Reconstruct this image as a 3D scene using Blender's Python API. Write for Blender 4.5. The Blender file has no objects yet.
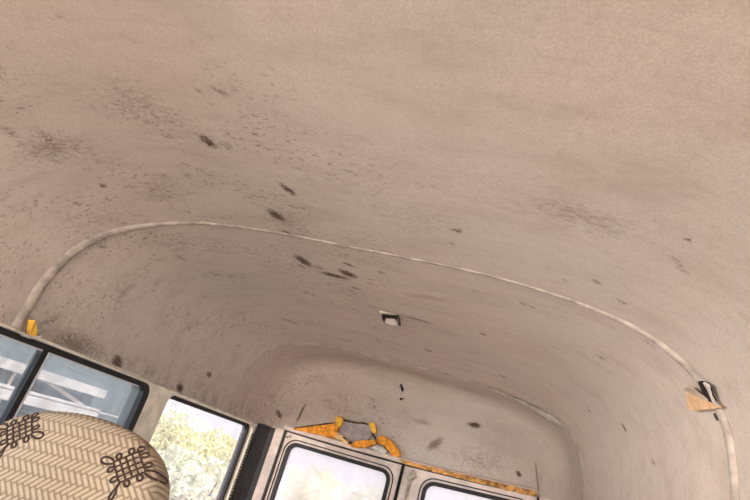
import bpy, bmesh, math, random
from math import sin, cos, pi, radians as R
from mathutils import Vector, Matrix, noise

# ------------------------------------------------------------------ camera, sky, sun, large lights, exposure
SC = bpy.context.scene
COL = SC.collection
CZ = 1.55                                   # eye height above the ground outside
CAMX = 0.3194
F_PX, PIT, ROL, YAW = 525.13, 0.39407, 0.30345, -0.28492

def make_camera():
    rt = Vector((cos(YAW), -sin(YAW), 0)); fw = Vector((sin(YAW), cos(YAW), 0)); up = Vector((0, 0, 1))
    fwd = fw * cos(PIT) + up * sin(PIT)
    dn = fw * sin(PIT) - up * cos(PIT)
    ex = rt * cos(ROL) - dn * sin(ROL)
    ey = rt * sin(ROL) + dn * cos(ROL)
    m = Matrix((ex, -ey, -fwd)).transposed().to_4x4()
    m.translation = Vector((CAMX, 0, CZ))
    cd = bpy.data.cameras.new('camera'); co = bpy.data.objects.new('camera', cd)
    COL.objects.link(co); co.matrix_world = m
    cd.sensor_width = 36; cd.lens = F_PX / 750 * 36; cd.clip_start = 0.02; cd.clip_end = 500
    SC.camera = co
make_camera()

w = bpy.data.worlds.new('overcast_sky'); SC.world = w; w.use_nodes = True
nt = w.node_tree; nt.nodes.clear()
wo = nt.nodes.new('ShaderNodeOutputWorld'); wb = nt.nodes.new('ShaderNodeBackground')
tc = nt.nodes.new('ShaderNodeTexCoord'); sx = nt.nodes.new('ShaderNodeSeparateXYZ'); cr = nt.nodes.new('ShaderNodeValToRGB')
nt.links.new(tc.outputs['Generated'], sx.inputs[0]); nt.links.new(sx.outputs['Z'], cr.inputs[0])
cr.color_ramp.elements[0].position = 0.0; cr.color_ramp.elements[0].color = (0.94, 0.91, 1.0, 1)
cr.color_ramp.elements[1].position = 0.6; cr.color_ramp.elements[1].color = (0.82, 0.87, 1.0, 1)
nt.links.new(cr.outputs[0], wb.inputs[0]); wb.inputs[1].default_value = 1.15
nt.links.new(wb.outputs[0], wo.inputs[0])

def lamp(name, kind, loc, direction, energy, color, **kw):
    l = bpy.data.lights.new(name, kind); l.energy = energy; l.color = color
    for k, v in kw.items(): setattr(l, k, v)
    o = bpy.data.objects.new(name, l); COL.objects.link(o); o.location = loc
    o.rotation_euler = Vector(direction).to_track_quat('-Z', 'Y').to_euler()
    return o
lamp('sun', 'SUN', (3, -6, 9), (-0.75, 0.50, -1.0), 7.0, (1.0, 0.95, 0.86), angle=R(4))
# daylight off the bright yard ahead of the van, entering by the windscreen and the front side windows behind the viewer
lamp('daylight_ahead', 'AREA', (0.3, -4.0, CZ - 0.85), (0.0, 1.0, 0.22), 175, (1.0, 0.97, 0.94), shape='RECTANGLE', size=2.8, size_y=1.2)
lamp('daylight_near_side', 'AREA', (-3.0, -2.6, CZ - 0.75), (1.0, 0.95, 0.20), 390, (1.0, 0.97, 0.94), shape='RECTANGLE', size=1.8, size_y=1.1)
lamp('daylight_far_side', 'AREA', (3.2, -1.2, CZ - 0.85), (-1.0, 0.75, 0.25), 85, (1.0, 0.95, 0.89), shape='RECTANGLE', size=1.8, size_y=1.1)
SC.view_settings.view_transform = 'Standard'; SC.view_settings.look = 'None'
SC.view_settings.gamma = 1; SC.view_settings.use_curve_mapping = False
SC.view_settings.exposure = 0.12

# ------------------------------------------------------------------ helpers
def V(x, y, z): return Vector((x, y, z + CZ))

def tag(o, label=None, cat=None, group=None, kind=None):
    if label: o['label'] = label
    if cat: o['category'] = cat
    if group: o['group'] = group
    if kind: o['kind'] = kind
    return o

def link(name, bm, mat, parent=None, smooth=True, origin=None):
    me = bpy.data.meshes.new(name)
    bmesh.ops.recalc_face_normals(bm, faces=bm.faces)
    bm.to_mesh(me); bm.free()
    o = bpy.data.objects.new(name, me); COL.objects.link(o)
    if mat: me.materials.append(mat)
    for f in me.polygons: f.use_smooth = smooth
    if smooth and hasattr(me, 'set_sharp_from_angle'): me.set_sharp_from_angle(angle=R(40))
    if origin is not None:
        off = Vector(origin)
        me.transform(Matrix.Translation(-off)); o.location = off
    if parent:
        bpy.context.view_layer.update()
        o.parent = parent
        o.location = o.location - parent_world(parent)
    return o

def parent_world(p):
    v = Vector((0, 0, 0))
    while p: v = v + p.location; p = p.parent
    return v

def empty(name, loc):
    o = bpy.data.objects.new(name, None); COL.objects.link(o); o.location = loc; o.empty_display_size = 0.1
    return o

def add_box(bm, a, b):
    vs = [bm.verts.new((x, y, z)) for x in (a[0], b[0]) for y in (a[1], b[1]) for z in (a[2], b[2])]
    for f in ((0, 1, 3, 2), (4, 6, 7, 5), (0, 4, 5, 1), (2, 3, 7, 6), (0, 2, 6, 4), (1, 5, 7, 3)):
        bm.faces.new([vs[i] for i in f])
    return vs

def box_bm(a, b, bevel=0.0):
    bm = bmesh.new(); add_box(bm, a, b)
    if bevel: bmesh.ops.bevel(bm, geom=bm.edges[:], offset=bevel, segments=2, affect='EDGES')
    return bm

def bar_bm(p0, p1, wx, wy, bm=None, up=(0, 0, 1)):
    """a rectangular bar from p0 to p1"""
    bm = bm or bmesh.new()
    p0, p1 = Vector(p0), Vector(p1); d = (p1 - p0).normalized()
    s = d.cross(Vector(up));  s = s.normalized() if s.length > 1e-4 else Vector((1, 0, 0))
    t = s.cross(d)
    ring = lambda p: [bm.verts.new(p + s * a * wx / 2 + t * b * wy / 2) for a, b in ((-1, -1), (1, -1), (1, 1), (-1, 1))]
    A, B = ring(p0), ring(p1)
    for i in range(4): bm.faces.new((A[i], A[(i + 1) % 4], B[(i + 1) % 4], B[i]))
    bm.faces.new(A[::-1]); bm.faces.new(B)
    return bm

def tube_bm(pts, radii, seg=10, bm=None, flat=1.0, nrm=None, closed=False):
    """tube along pts; flat < 1 squashes it along nrm"""
    bm = bm or bmesh.new(); pts = [Vector(p) for p in pts]; n = len(pts); rings = []
    for i, p in enumerate(pts):
        a = pts[(i - 1) % n] if closed or i > 0 else p
        b = pts[(i + 1) % n] if closed or i < n - 1 else p
        d = (b - a).normalized()
        u = Vector(nrm[i] if isinstance(nrm, list) else nrm) if nrm is not None else Vector((0.3, 0.2, 1))
        s = d.cross(u)
        if s.length < 1e-5: s = d.cross(Vector((1, 0, 0)))
        s.normalize(); t = s.cross(d)
        r = radii[i] if isinstance(radii, (list, tuple)) else radii
        rings.append([bm.verts.new(p + s * r * cos(2 * pi * k / seg) + t * r * flat * sin(2 * pi * k / seg)) for k in range(seg)])
    for i in range(n if closed else n - 1):
        A, B = rings[i], rings[(i + 1) % n]
        for k in range(seg): bm.faces.new((A[k], A[(k + 1) % seg], B[(k + 1) % seg], B[k]))
    if not closed:
        bm.faces.new(rings[0][::-1]); bm.faces.new(rings[-1])
    return bm

def rrect(u0, v0, u1, v1, r, seg=6):
    pts = []
    for cx, cy, a0 in ((u1 - r, v1 - r, 0), (u0 + r, v1 - r, 90), (u0 + r, v0 + r, 180), (u1 - r, v0 + r, 270)):
        for k in range(seg + 1):
            a = R(a0 + 90 * k / seg); pts.append((cx + r * cos(a), cy + r * sin(a)))
    return pts

def sheet_bm(outer, holes, to3, depth):
    """flat sheet with holes, outlines in (u, v); to3(u, v, d) puts it in space; given a thickness"""
    bm = bmesh.new(); loops = []
    for loop in [outer] + list(holes):
        f = [bm.verts.new((u, v, 0)) for u, v in loop]
        es = [bm.edges.new((f[i], f[(i + 1) % len(f)])) for i in range(len(f))]
        loops.append((f, es))
    bmesh.ops.triangle_fill(bm, use_beauty=True, use_dissolve=False, edges=bm.edges[:])
    faces = bm.faces[:]
    vm = {}
    for v in bm.verts[:]: vm[v] = bm.verts.new((v.co.x, v.co.y, depth))
    for f in faces: bm.faces.new([vm[v] for v in reversed(f.verts)])
    for vs, _ in loops:
        n = len(vs)
        for i in range(n):
            bm.faces.new((vs[i], vs[(i + 1) % n], vm[vs[(i + 1) % n]], vm[vs[i]]))
    for v in bm.verts: v.co = to3(v.co.x, v.co.y, v.co.z)
    return bm

def lumpy(bm, cuts, amp, freq, seed=0.0):
    bmesh.ops.triangulate(bm, faces=bm.faces[:])
    for _ in range(cuts):
        bmesh.ops.subdivide_edges(bm, edges=[e for e in bm.edges if e.calc_length() > 0.006], cuts=1, use_grid_fill=True)
    for v in bm.verts:
        v.co += noise.noise_vector(v.co * freq + Vector((seed, seed * 2, 0))) * amp
    return bm

# ------------------------------------------------------------------ materials
class NT:
    def __init__(s, name):
        s.m = bpy.data.materials.new(name); s.m.use_nodes = True; s.t = s.m.node_tree; s.t.nodes.clear()
    def n(s, kind, **kw):
        nd = s.t.nodes.new(kind)
        for k, v in kw.items(): setattr(nd, k, v)
        return nd
    def l(s, a, b): s.t.links.new(a, b)
    def val(s, x, sock):
        if isinstance(x, (int, float)): sock.default_value = x
        elif isinstance(x, (tuple, list)): sock.default_value = x
        else: s.l(x, sock)
    def math(s, op, a, b=None, c=None, clamp=False):
        nd = s.n('ShaderNodeMath', operation=op, use_clamp=clamp)
        for i, x in enumerate((a, b, c)):
            if x is not None: s.val(x, nd.inputs[i])
        return nd.outputs[0]
    def vmath(s, op, a, b=None, c=None):
        nd = s.n('ShaderNodeVectorMath', operation=op)
        for i, x in enumerate((a, b, c)):
            if x is not None: s.val(x, nd.inputs[i])
        return nd.outputs[0]
    def vlen(s, a):
        nd = s.n('ShaderNodeVectorMath', operation='LENGTH'); s.l(a, nd.inputs[0]); return nd.outputs['Value']
    def ramp(s, x, a, b, lo=0.0, hi=1.0, smooth=True):
        nd = s.n('ShaderNodeMapRange'); nd.interpolation_type = 'SMOOTHSTEP' if smooth else 'LINEAR'
        s.l(x, nd.inputs[0])
        for i, q in zip((1, 2, 3, 4), (a, b, lo, hi)): nd.inputs[i].default_value = q
        return nd.outputs[0]
    def noise(s, vec, scale, detail=3, rough=0.55, color=False):
        nd = s.n('ShaderNodeTexNoise'); s.l(vec, nd.inputs['Vector'])
        nd.inputs['Scale'].default_value = scale; nd.inputs['Detail'].default_value = detail; nd.inputs['Roughness'].default_value = rough
        return nd.outputs['Color' if color else 'Fac']
    def mapping(s, vec, scale=(1, 1, 1), rot=(0, 0, 0), loc=(0, 0, 0), kind='POINT'):
        nd = s.n('ShaderNodeMapping', vector_type=kind); s.l(vec, nd.inputs[0])
        nd.inputs['Location'].default_value = loc; nd.inputs['Rotation'].default_value = rot; nd.inputs['Scale'].default_value = scale
        return nd.outputs[0]
    def mix(s, fac, a, b):
        nd = s.n('ShaderNodeMix', data_type='RGBA'); s.val(fac, nd.inputs[0])
        for x, i in ((a, 6), (b, 7)):
            if isinstance(x, tuple): nd.inputs[i].default_value = (*x[:3], 1)
            else: s.l(x, nd.inputs[i])
        return nd.outputs[2]
    def bsdf(s, color, rough=0.8, bump=None, bstr=0.3, bdist=0.002, metal=0.0, spec=0.3):
        b = s.n('ShaderNodeBsdfPrincipled'); o = s.n('ShaderNodeOutputMaterial')
        if isinstance(color, tuple): b.inputs['Base Color'].default_value = (*color[:3], 1)
        else: s.l(color, b.inputs['Base Color'])
        s.val(rough, b.inputs['Roughness']); b.inputs['Metallic'].default_value = metal
        b.inputs['Specular IOR Level'].default_value = spec
        if bump is not None:
            bn = s.n('ShaderNodeBump'); bn.inputs['Strength'].default_value = bstr; bn.inputs['Distance'].default_value = bdist
            s.l(bump, bn.inputs['Height']); s.l(bn.outputs[0], b.inputs['Normal'])
        s.l(b.outputs[0], o.inputs[0])
        return s.m

def plain(name, color, rough=0.7, var=0.12, scale=30, metal=0.0, bstr=0.15, spec=0.3):
    k = NT(name); tcn = k.n('ShaderNodeTexCoord')
    f = k.noise(tcn.outputs['Object'], scale, 4)
    dark = tuple(c * (1 - var * 2) for c in color); light = tuple(min(1, c * (1 + var)) for c in color)
    return k.bsdf(k.mix(k.ramp(f, 0.3, 0.7), dark, light), rough, f, bstr, 0.002, metal, spec)

# soiled spots on the roof lining: centre, half axis, half width (metres, eye level = 0), strength
SPOTS=[
(-0.2138, 0.6639, 0.4194, 0.0054, 0.0142, 0.0001, 0.0072, 0.85),
(-0.1805, 0.6686, 0.4201, 0.0062, 0.0112, 0.0001, 0.0062, 0.4),
(-0.1631, 0.533, 0.4203, 0.0019, 0.0059, 0.0, 0.0032, 0.6),
(-0.126, 0.5297, 0.4207, 0.0089, 0.0068, 0.0001, 0.0039, 0.5),
(-0.1563, 0.5607, 0.4204, 0.0065, 0.0023, 0.0001, 0.0024, 0.5),
(-0.1501, 0.5998, 0.4205, 0.0072, 0.0035, 0.0001, 0.0025, 0.55),
(-0.3585, 0.6784, 0.4112, 0.0057, 0.0039, 0.0006, 0.003, 0.6),
(-0.3238, 0.7889, 0.4142, 0.0058, 0.0219, 0.0004, 0.0042, 0.5),
(-0.3751, 0.7973, 0.4095, 0.0074, 0.0064, 0.0008, 0.0054, 0.35),
(-0.2026, 0.7972, 0.4197, 0.0081, 0.0086, 0.0002, 0.005, 0.4),
(-0.1049, 0.7849, 0.4208, 0.0102, 0.0178, 0.0, 0.0056, 0.9),
(-0.0601, 0.8178, 0.4209, 0.0089, 0.0045, 0.0, 0.0038, 0.45),
(-0.117, 0.8527, 0.4207, 0.0099, 0.0027, 0.0001, 0.004, 0.75),
(-0.1725, 0.907, 0.4202, 0.0074, 0.0211, 0.0001, 0.0095, 0.9),
(-0.1441, 0.9214, 0.4205, 0.0097, 0.0054, 0.0001, 0.0042, 0.65),
(-0.1753, 0.9825, 0.4202, 0.0115, 0.0055, 0.0002, 0.0056, 0.65),
(-0.0976, 0.6973, 0.4208, 0.0059, 0.0044, 0.0, 0.0031, 0.7),
(-0.5286, 0.8237, 0.3783, 0.0024, 0.0063, 0.0008, 0.0047, 0.65),
(-0.5468, 0.8773, 0.3718, 0.0067, 0.0105, 0.0026, 0.0037, 0.45),
(-0.6047, 0.8643, 0.344, 0.0008, 0.0069, 0.0005, 0.005, 0.5),
(-0.62, 0.9005, 0.3339, 0.0019, 0.0085, 0.0014, 0.0038, 0.35),
(-0.3081, 0.4105, 0.4153, 0.0063, 0.0038, 0.0004, 0.0024, 0.3),
(-0.2172, 0.4473, 0.4193, 0.026, 0.0199, 0.0007, 0.0023, 0.32),
(0.0703, 0.3758, 0.4209, 0.005, 0.0028, -0.0, 0.0023, 0.75),
(0.1099, 0.3846, 0.4208, 0.0035, 0.0023, -0.0, 0.0017, 0.55),
(-0.0785, 0.4715, 0.4209, 0.0027, 0.0023, 0.0, 0.0021, 0.5),
(-0.5348, 0.6761, 0.3761, -0.0069, 0.0328, -0.0024, 0.0077, 0.4),
(-0.5753, 0.6329, 0.3597, 0.0054, 0.0134, 0.0026, 0.0066, 0.35),
(0.365, 0.4861, 0.4106, 0.0038, 0.0005, -0.0004, 0.0015, 0.75),
(0.2095, 0.8283, 0.4195, 0.0125, 0.0004, -0.0003, 0.0045, 0.8),
(0.2007, 0.8841, 0.4197, 0.0094, 0.002, -0.0002, 0.0038, 0.4),
(0.5231, 0.6606, 0.38, 0.0042, 0.0, -0.0013, 0.003, 0.75),
(0.4803, 0.6446, 0.3919, 0.0036, -0.0001, -0.0009, 0.0022, 0.5),
(0.2898, 0.6911, 0.4164, 0.006, 0.0005, -0.0003, 0.0023, 0.5),
(0.2731, 0.6379, 0.4173, 0.005, 0.0008, -0.0002, 0.0022, 0.5),
(0.4559, 0.879, 0.3972, 0.0077, 0.0013, -0.0015, 0.0037, 0.55),
(0.4074, 0.9172, 0.4054, 0.0056, 0.0022, -0.0008, 0.0029, 0.5),
(0.5332, 0.7263, 0.3767, 0.0154, 0.0154, -0.0053, 0.004, 0.35),
(0.5034, 0.9165, 0.3859, 0.012, 0.0014, -0.0033, 0.0039, 0.45),
(0.3457, 1.0989, 0.4149, 0.0075, 0.0132, -0.0004, 0.0045, 0.4),
(0.3656, 1.1071, 0.4132, 0.0135, 0.0072, -0.0012, 0.0045, 0.4),
(0.2467, 1.102, 0.4209, 0.0078, 0.0042, -0.0002, 0.0045, 0.4),
(0.0242, 1.1125, 0.4235, 0.0077, 0.0053, 0.0001, 0.0047, 0.6),
(0.2698, 1.4275, 0.4274, 0.0083, 0.0019, -0.0003, 0.0043, 0.75),
(0.0841, 1.4354, 0.4306, 0.0404, 0.0084, 0.0001, 0.0058, 0.5),
(0.0858, 1.7988, 0.4387, 0.013, 0.016, 0.0003, 0.0062, 0.55),
(0.5407, 1.2381, 0.379, 0.0084, -0.0022, -0.0032, 0.005, 0.4),
(0.122, 1.2227, 0.4258, 0.0646, -0.0118, -0.0007, 0.0087, 0.22),
(-0.1847, 1.1433, 0.4234, 0.009, 0.0276, 0.0008, 0.0101, 0.75),
(-0.1169, 1.203, 0.4254, 0.0367, 0.0016, 0.0002, 0.0077, 0.9),
(-0.0724, 1.1696, 0.4248, 0.0151, 0.0154, 0.0004, 0.0099, 0.8),
(-0.0563, 1.1042, 0.4233, 0.0146, 0.008, 0.0002, 0.0047, 0.65),
(-0.1503, 1.1692, 0.4244, 0.0126, 0.0038, 0.0002, 0.0051, 0.5),
(-0.0707, 1.268, 0.427, 0.0163, 0.0095, 0.0002, 0.004, 0.5),
(-0.2047, 1.1847, 0.4239, 0.0048, 0.0112, 0.0004, 0.0052, 0.5),
(-0.0022, 1.0629, 0.4224, 0.0108, 0.0063, 0.0001, 0.0034, 0.35),
(-0.7075, 1.351, 0.091, 0.0006, 0.0209, -0.0063, 0.0097, 0.75),
(-0.6468, 1.0279, 0.3122, 0.0029, 0.0156, 0.0029, 0.0055, 0.4),
(-0.6808, 1.2223, 0.2645, 0.015, 0.0033, 0.0287, 0.0076, 0.3),
(-0.7164, 1.0683, 0.1186, 0.0014, 0.0198, 0.0173, 0.0057, 0.4),
(-0.6955, 1.7013, 0.0891, 0.0007, 0.0203, -0.0044, 0.0076, 0.85),
(-0.6877, 1.8433, 0.1716, 0.0004, 0.0192, -0.0031, 0.006, 0.7),
(-0.7132, 1.1816, 0.0956, 0.0029, 0.0831, 0.0019, 0.018, 0.4),
(-0.7136, 1.1719, 0.0886, 0.0013, 0.0382, 0.0006, 0.0104, 0.5),
(-0.5412, 1.1829, 0.3777, 0.0018, 0.0208, 0.0011, 0.0058, 0.3),
(-0.4267, 1.7707, 0.4204, 0.0236, 0.0451, 0.005, 0.0075, 0.35),
(-0.2501, 1.409, 0.4277, 0.0225, 0.0104, 0.001, 0.006, 0.3),
(0.2742, 2.5726, 0.3456, 0.025, -0.0004, 0.0021, 0.0099, 0.85),
(0.118, 2.575, 0.2174, 0.0225, -0.0, 0.0242, 0.0148, 0.55),
(0.5012, 2.5711, 0.193, 0.0095, -0.0006, -0.0057, 0.0074, 0.9),
(-0.5441, 2.567, 0.1839, -0.0083, -0.0002, -0.0511, 0.0052, 0.7),
(-0.639, 2.5356, 0.1489, 0.0115, 0.0088, -0.0101, 0.0103, 0.7),
(0.0391, 2.5746, 0.2969, 0.0362, -0.0, 0.0003, 0.0099, 0.3),
(-0.2506, 1.9398, 0.4397, 0.0257, -0.0045, 0.0008, 0.0059, 0.35),
(0.3485, 1.8711, 0.4325, 0.0104, -0.0001, -0.0009, 0.0055, 0.5),
(0.6604, 1.5135, 0.2928, 0.0054, -0.0057, -0.0083, 0.0053, 0.7),
(0.6047, 1.6955, 0.352, 0.0045, -0.0007, -0.0034, 0.0042, 0.6),
(0.6968, 1.3732, 0.2083, 0.0013, -0.0112, -0.0049, 0.0041, 0.45),
(0.5747, 0.6843, 0.36, 0.0034, -0.0003, -0.0016, 0.0023, 0.4),
(0.5802, 1.0238, 0.3578, 0.0149, 0.0025, -0.0074, 0.0042, 0.3)
]

def lining_material(name, spots, soil=True):
    k = NT(name); tcn = k.n('ShaderNodeTexCoord'); P = tcn.outputs['Object']
    wob = k.vmath('MULTIPLY', k.vmath('SUBTRACT', k.noise(P, 70, 6, 0.8, True), (0.5, 0.5, 0.5)), (0.017, 0.017, 0.017))
    Q = k.vmath('ADD', P, wob)
    # cloth: pinkish beige with greyer, more worn areas
    big = k.noise(P, 1.9, 3)
    col = k.mix(k.ramp(big, 0.35, 0.65), PINK, GREY)
    mid = k.noise(k.mapping(P, (6, 15, 13)), 1.0, 6, 0.65)
    col = k.mix(k.math('MULTIPLY', k.ramp(mid, 0.42, 0.72), 0.42), col, SOILED)
    streak = k.noise(k.mapping(P, (8, 48, 30), (0, 0, 0.06)), 1.0, 5, 0.6)
    col = k.mix(k.math('MULTIPLY', k.ramp(streak, 0.48, 0.72), 0.20), col, SOILED)
    mott = k.noise(P, 62, 6, 0.7)
    col = k.mix(k.math('MULTIPLY', k.ramp(mott, 0.45, 0.72), 0.28), col, SOILED)
    grain = k.noise(P, 330, 3, 0.65)
    col = k.mix(k.ramp(grain, 0.3, 0.72, 0.0, 0.75, False), col, GRAIN)
    # scattered mildew specks, thicker inside a few patches
    total = None
    def add(x):
        nonlocal total
        total = x if total is None else k.math('MAXIMUM', total, x)
    speck = k.noise(P, 105, 3, 0.6); speck2 = k.noise(k.mapping(P, (40, 110, 90), (0.2, 0.1, 0.5)), 1.0, 3, 0.55)
    pos = k.n('ShaderNodeSeparateXYZ'); k.l(P, pos.inputs[0])
    side = k.math('MULTIPLY', k.ramp(pos.outputs['X'], 0.30, -0.15, 0.0, 1.0), k.ramp(pos.outputs['Y'], 0.40, 0.62, 0.0, 1.0))
    zone = k.math('MULTIPLY', k.ramp(k.noise(P, 6.5, 3), 0.40, 0.64), k.math('MULTIPLY_ADD', side, 0.85, 0.15))
    add(k.math('MULTIPLY', k.math('MULTIPLY', k.ramp(speck, 0.57, 0.70), zone), 0.65))
    add(k.math('MULTIPLY', k.math('MULTIPLY', k.ramp(speck2, 0.57, 0.72), zone), 0.6))
    for (c, rx, ry, rz, s, thr) in PATCHES:
        d = k.vlen(k.mapping(P, (rx, ry, rz), (0, 0, 0), c, 'TEXTURE'))
        m = k.ramp(d, 0.0, 1.0, 1.0, 0.0)
        fine = k.noise(k.mapping(P, (70, 150, 120), (0, 0, -0.3)), 1.0, 6, 0.75)
        add(k.math('MULTIPLY', k.ramp(k.math('ADD', fine, k.math('MULTIPLY', m, 0.30)), thr, thr + 0.22), k.math('MULTIPLY', m, s)))
    if soil:   # grime wicked up from the window edge
        sp = k.n('ShaderNodeSeparateXYZ'); k.l(P, sp.inputs[0])
        low = k.math('MULTIPLY', k.ramp(sp.outputs['Z'], 0.07, 0.17, 1.0, 0.0), k.ramp(sp.outputs['X'], -0.55, -0.68, 0.0, 1.0))
        add(k.math('MULTIPLY', k.math('MULTIPLY', low, k.ramp(k.noise(P, 34, 6, 0.7), 0.42, 0.70)), 0.5))
        sm = k.ramp(k.noise(k.mapping(P, (30, 20, 34), (0.6, 0, 0)), 1.0, 4, 0.65), 0.58, 0.72)
        lw = k.math('MULTIPLY', k.ramp(sp.outputs['X'], -0.45, -0.66, 0.0, 1.0), k.ramp(sp.outputs['Y'], 0.95, 1.05, 0.0, 1.0))
        add(k.math('MULTIPLY', k.math('MULTIPLY', sm, lw), 0.38))
    ragged = k.math('MULTIPLY', k.math('SUBTRACT', k.noise(P, 150, 5, 0.75), 0.5), 1.9)
    crumbs = k.ramp(k.noise(P, 210, 4, 0.7), 0.42, 0.60, 0.15, 1.5)
    for (x, y, z, ax, ay, az, r, s) in spots:
        a = Vector((ax, ay, az)); L = a.length; wd = 1.2 if y > 2 else 1.8
        e = a.to_track_quat('X', 'Z').to_euler()
        d = k.vlen(k.mapping(Q, (L + r * 0.6, r * wd, r * wd), tuple(e), (x, y, z), 'TEXTURE'))
        f = k.ramp(k.math("ADD", d, ragged), 0.42, 1.40, min(1, s * 1.25), 0.0)
        add(f if s > 0.45 else k.math('MULTIPLY', f, crumbs))
    col = k.mix(total, col, STAIN)
    h = k.math('ADD', k.math('MULTIPLY', grain, 0.5), k.noise(P, 30, 4))
    return k.bsdf(col, 0.9, h, 0.15, 0.004, 0.0, 0.15)

PINK, GREY = (0.60, 0.485, 0.42), (0.535, 0.465, 0.41)
SOILED, GRAIN, STAIN = (0.34, 0.265, 0.22), (0.40, 0.315, 0.265), (0.085, 0.050, 0.034)
PATCHES = [((-0.535, 0.693, 0.376), 0.24, 0.16, 0.14, 0.55, 0.71), ((-0.30, 0.60, 0.416), 0.26, 0.22, 0.1, 0.40, 0.71),
           ((0.39, 0.69, 0.407), 0.26, 0.10, 0.1, 0.36, 0.69), ((-0.15, 0.95, 0.42), 0.18, 0.26, 0.1, 0.45, 0.71),
           ((-0.40, 0.85, 0.40), 0.24, 0.18, 0.1, 0.42, 0.71), ((0.15, 0.80, 0.42), 0.30, 0.14, 0.1, 0.25, 0.71),
           ((0.324, 2.564, 0.20), 0.36, 0.2, 0.17, 0.40, 0.68), ((-0.1, 1.3, 0.43), 0.30, 0.26, 0.1, 0.38, 0.71)]

LINING_FRONT = lining_material('lining_front', [s for s in SPOTS if s[1] < 1.03], False)
LINING_MID = lining_material('lining_mid', [s for s in SPOTS if 0.97 < s[1] < 2.13])
LINING_REAR = lining_material('lining_rear', [s for s in SPOTS if s[1] > 2.0])
WELT = plain('welt_vinyl', (0.40, 0.33, 0.278), 0.9, 0.20, 25)
BEIGE = plain('beige_paint', (0.90, 0.80, 0.66), 0.5, 0.10, 18)
PINKPAINT = plain('pinkish_beige_paint', (0.70, 0.56, 0.49), 0.5, 0.10, 18)
RUBBER = plain('black_rubber', (0.014, 0.013, 0.013), 0.55, 0.2, 40)
SEAL = plain('brown_black_seal', (0.030, 0.020, 0.016), 0.6, 0.2, 40)
GREYPLASTIC = plain('charcoal_plastic', (0.050, 0.046, 0.046), 0.55, 0.12, 60)
ALU = plain('aluminium', (0.72, 0.72, 0.72), 0.35, 0.05, 30, 0.6)
STEEL = plain('dull_steel', (0.34, 0.28, 0.22), 0.5, 0.25, 60, 0.3)
FOAM = plain('orange_foam', (0.84, 0.32, 0.04), 0.95, 0.20, 60, 0, 0.7)
FOAM_PALE = plain('pale_foam', (0.78, 0.50, 0.22), 0.95, 0.12, 60, 0, 0.6)
FOAM_YELLOW = plain('yellow_foam', (0.85, 0.46, 0.06), 0.95, 0.12, 60, 0, 0.6)
WHITEBIT = plain('pale_torn_backing', (0.58, 0.52, 0.47), 0.9, 0.15, 60, 0, 0.6)
CARD = plain('tan_board', (0.60, 0.37, 0.21), 0.9, 0.12, 50, 0, 0.4)
DARKHOLE = plain('dark_cavity', (0.018, 0.012, 0.010), 0.95, 0.3, 60)
BROWNEDGE = plain('frayed_brown_edge', (0.055, 0.035, 0.026), 0.95, 0.3, 60)
FLOORM = plain('rubber_floor', (0.62, 0.56, 0.50), 0.8, 0.12, 8)
DIRT = plain('pale_dirt', (0.55, 0.48, 0.42), 0.95, 0.15, 0.8)

def glass(name, tint, dust, dustcol, seed=0.0):
    k = NT(name); tcn = k.n('ShaderNodeTexCoord')
    tr = k.n('ShaderNodeBsdfTransparent'); tr.inputs[0].default_value = (*tint, 1)
    gl = k.n('ShaderNodeBsdfGlossy'); gl.inputs['Roughness'].default_value = 0.03
    tl = k.n('ShaderNodeBsdfTranslucent'); tl.inputs[0].default_value = (*dustcol, 1)
    df = k.n('ShaderNodeBsdfDiffuse'); df.inputs[0].default_value = (*dustcol, 1)
    lw = k.n('ShaderNodeLayerWeight')
    m0 = k.n('ShaderNodeMixShader'); m0.inputs[0].default_value = 0.25
    k.l(tl.outputs[0], m0.inputs[1]); k.l(df.outputs[0], m0.inputs[2])
    m1 = k.n('ShaderNodeMixShader'); m2 = k.n('ShaderNodeMixShader'); o = k.n('ShaderNodeOutputMaterial')
    f = k.noise(tcn.outputs['Object'], 7, 5, 0.6)
    k.l(k.ramp(f, 0.25, 0.75, dust * 0.7, dust * 1.25), m1.inputs[0])
    k.l(tr.outputs[0], m1.inputs[1]); k.l(m0.outputs[0], m1.inputs[2])
    k.l(k.math('MULTIPLY_ADD', k.math('POWER', lw.outputs['Facing'], 5), 0.6, 0.03), m2.inputs[0]); k.l(m1.outputs[0], m2.inputs[1]); k.l(gl.outputs[0], m2.inputs[2])
    k.l(m2.outputs[0], o.inputs[0]); return k.m
GLASS_TINT = glass('grey_tinted_glass', (0.62, 0.68, 0.72), 0.10, (0.8, 0.85, 0.9))
GLASS_CLEAR = glass('side_glass', (0.96, 0.96, 0.95), 0.12, (0.84, 0.80, 0.98))
GLASS_DUSTY = glass('dusty_rear_glass', (0.95, 0.95, 0.97), 0.42, (0.95, 0.93, 0.96))

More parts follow.
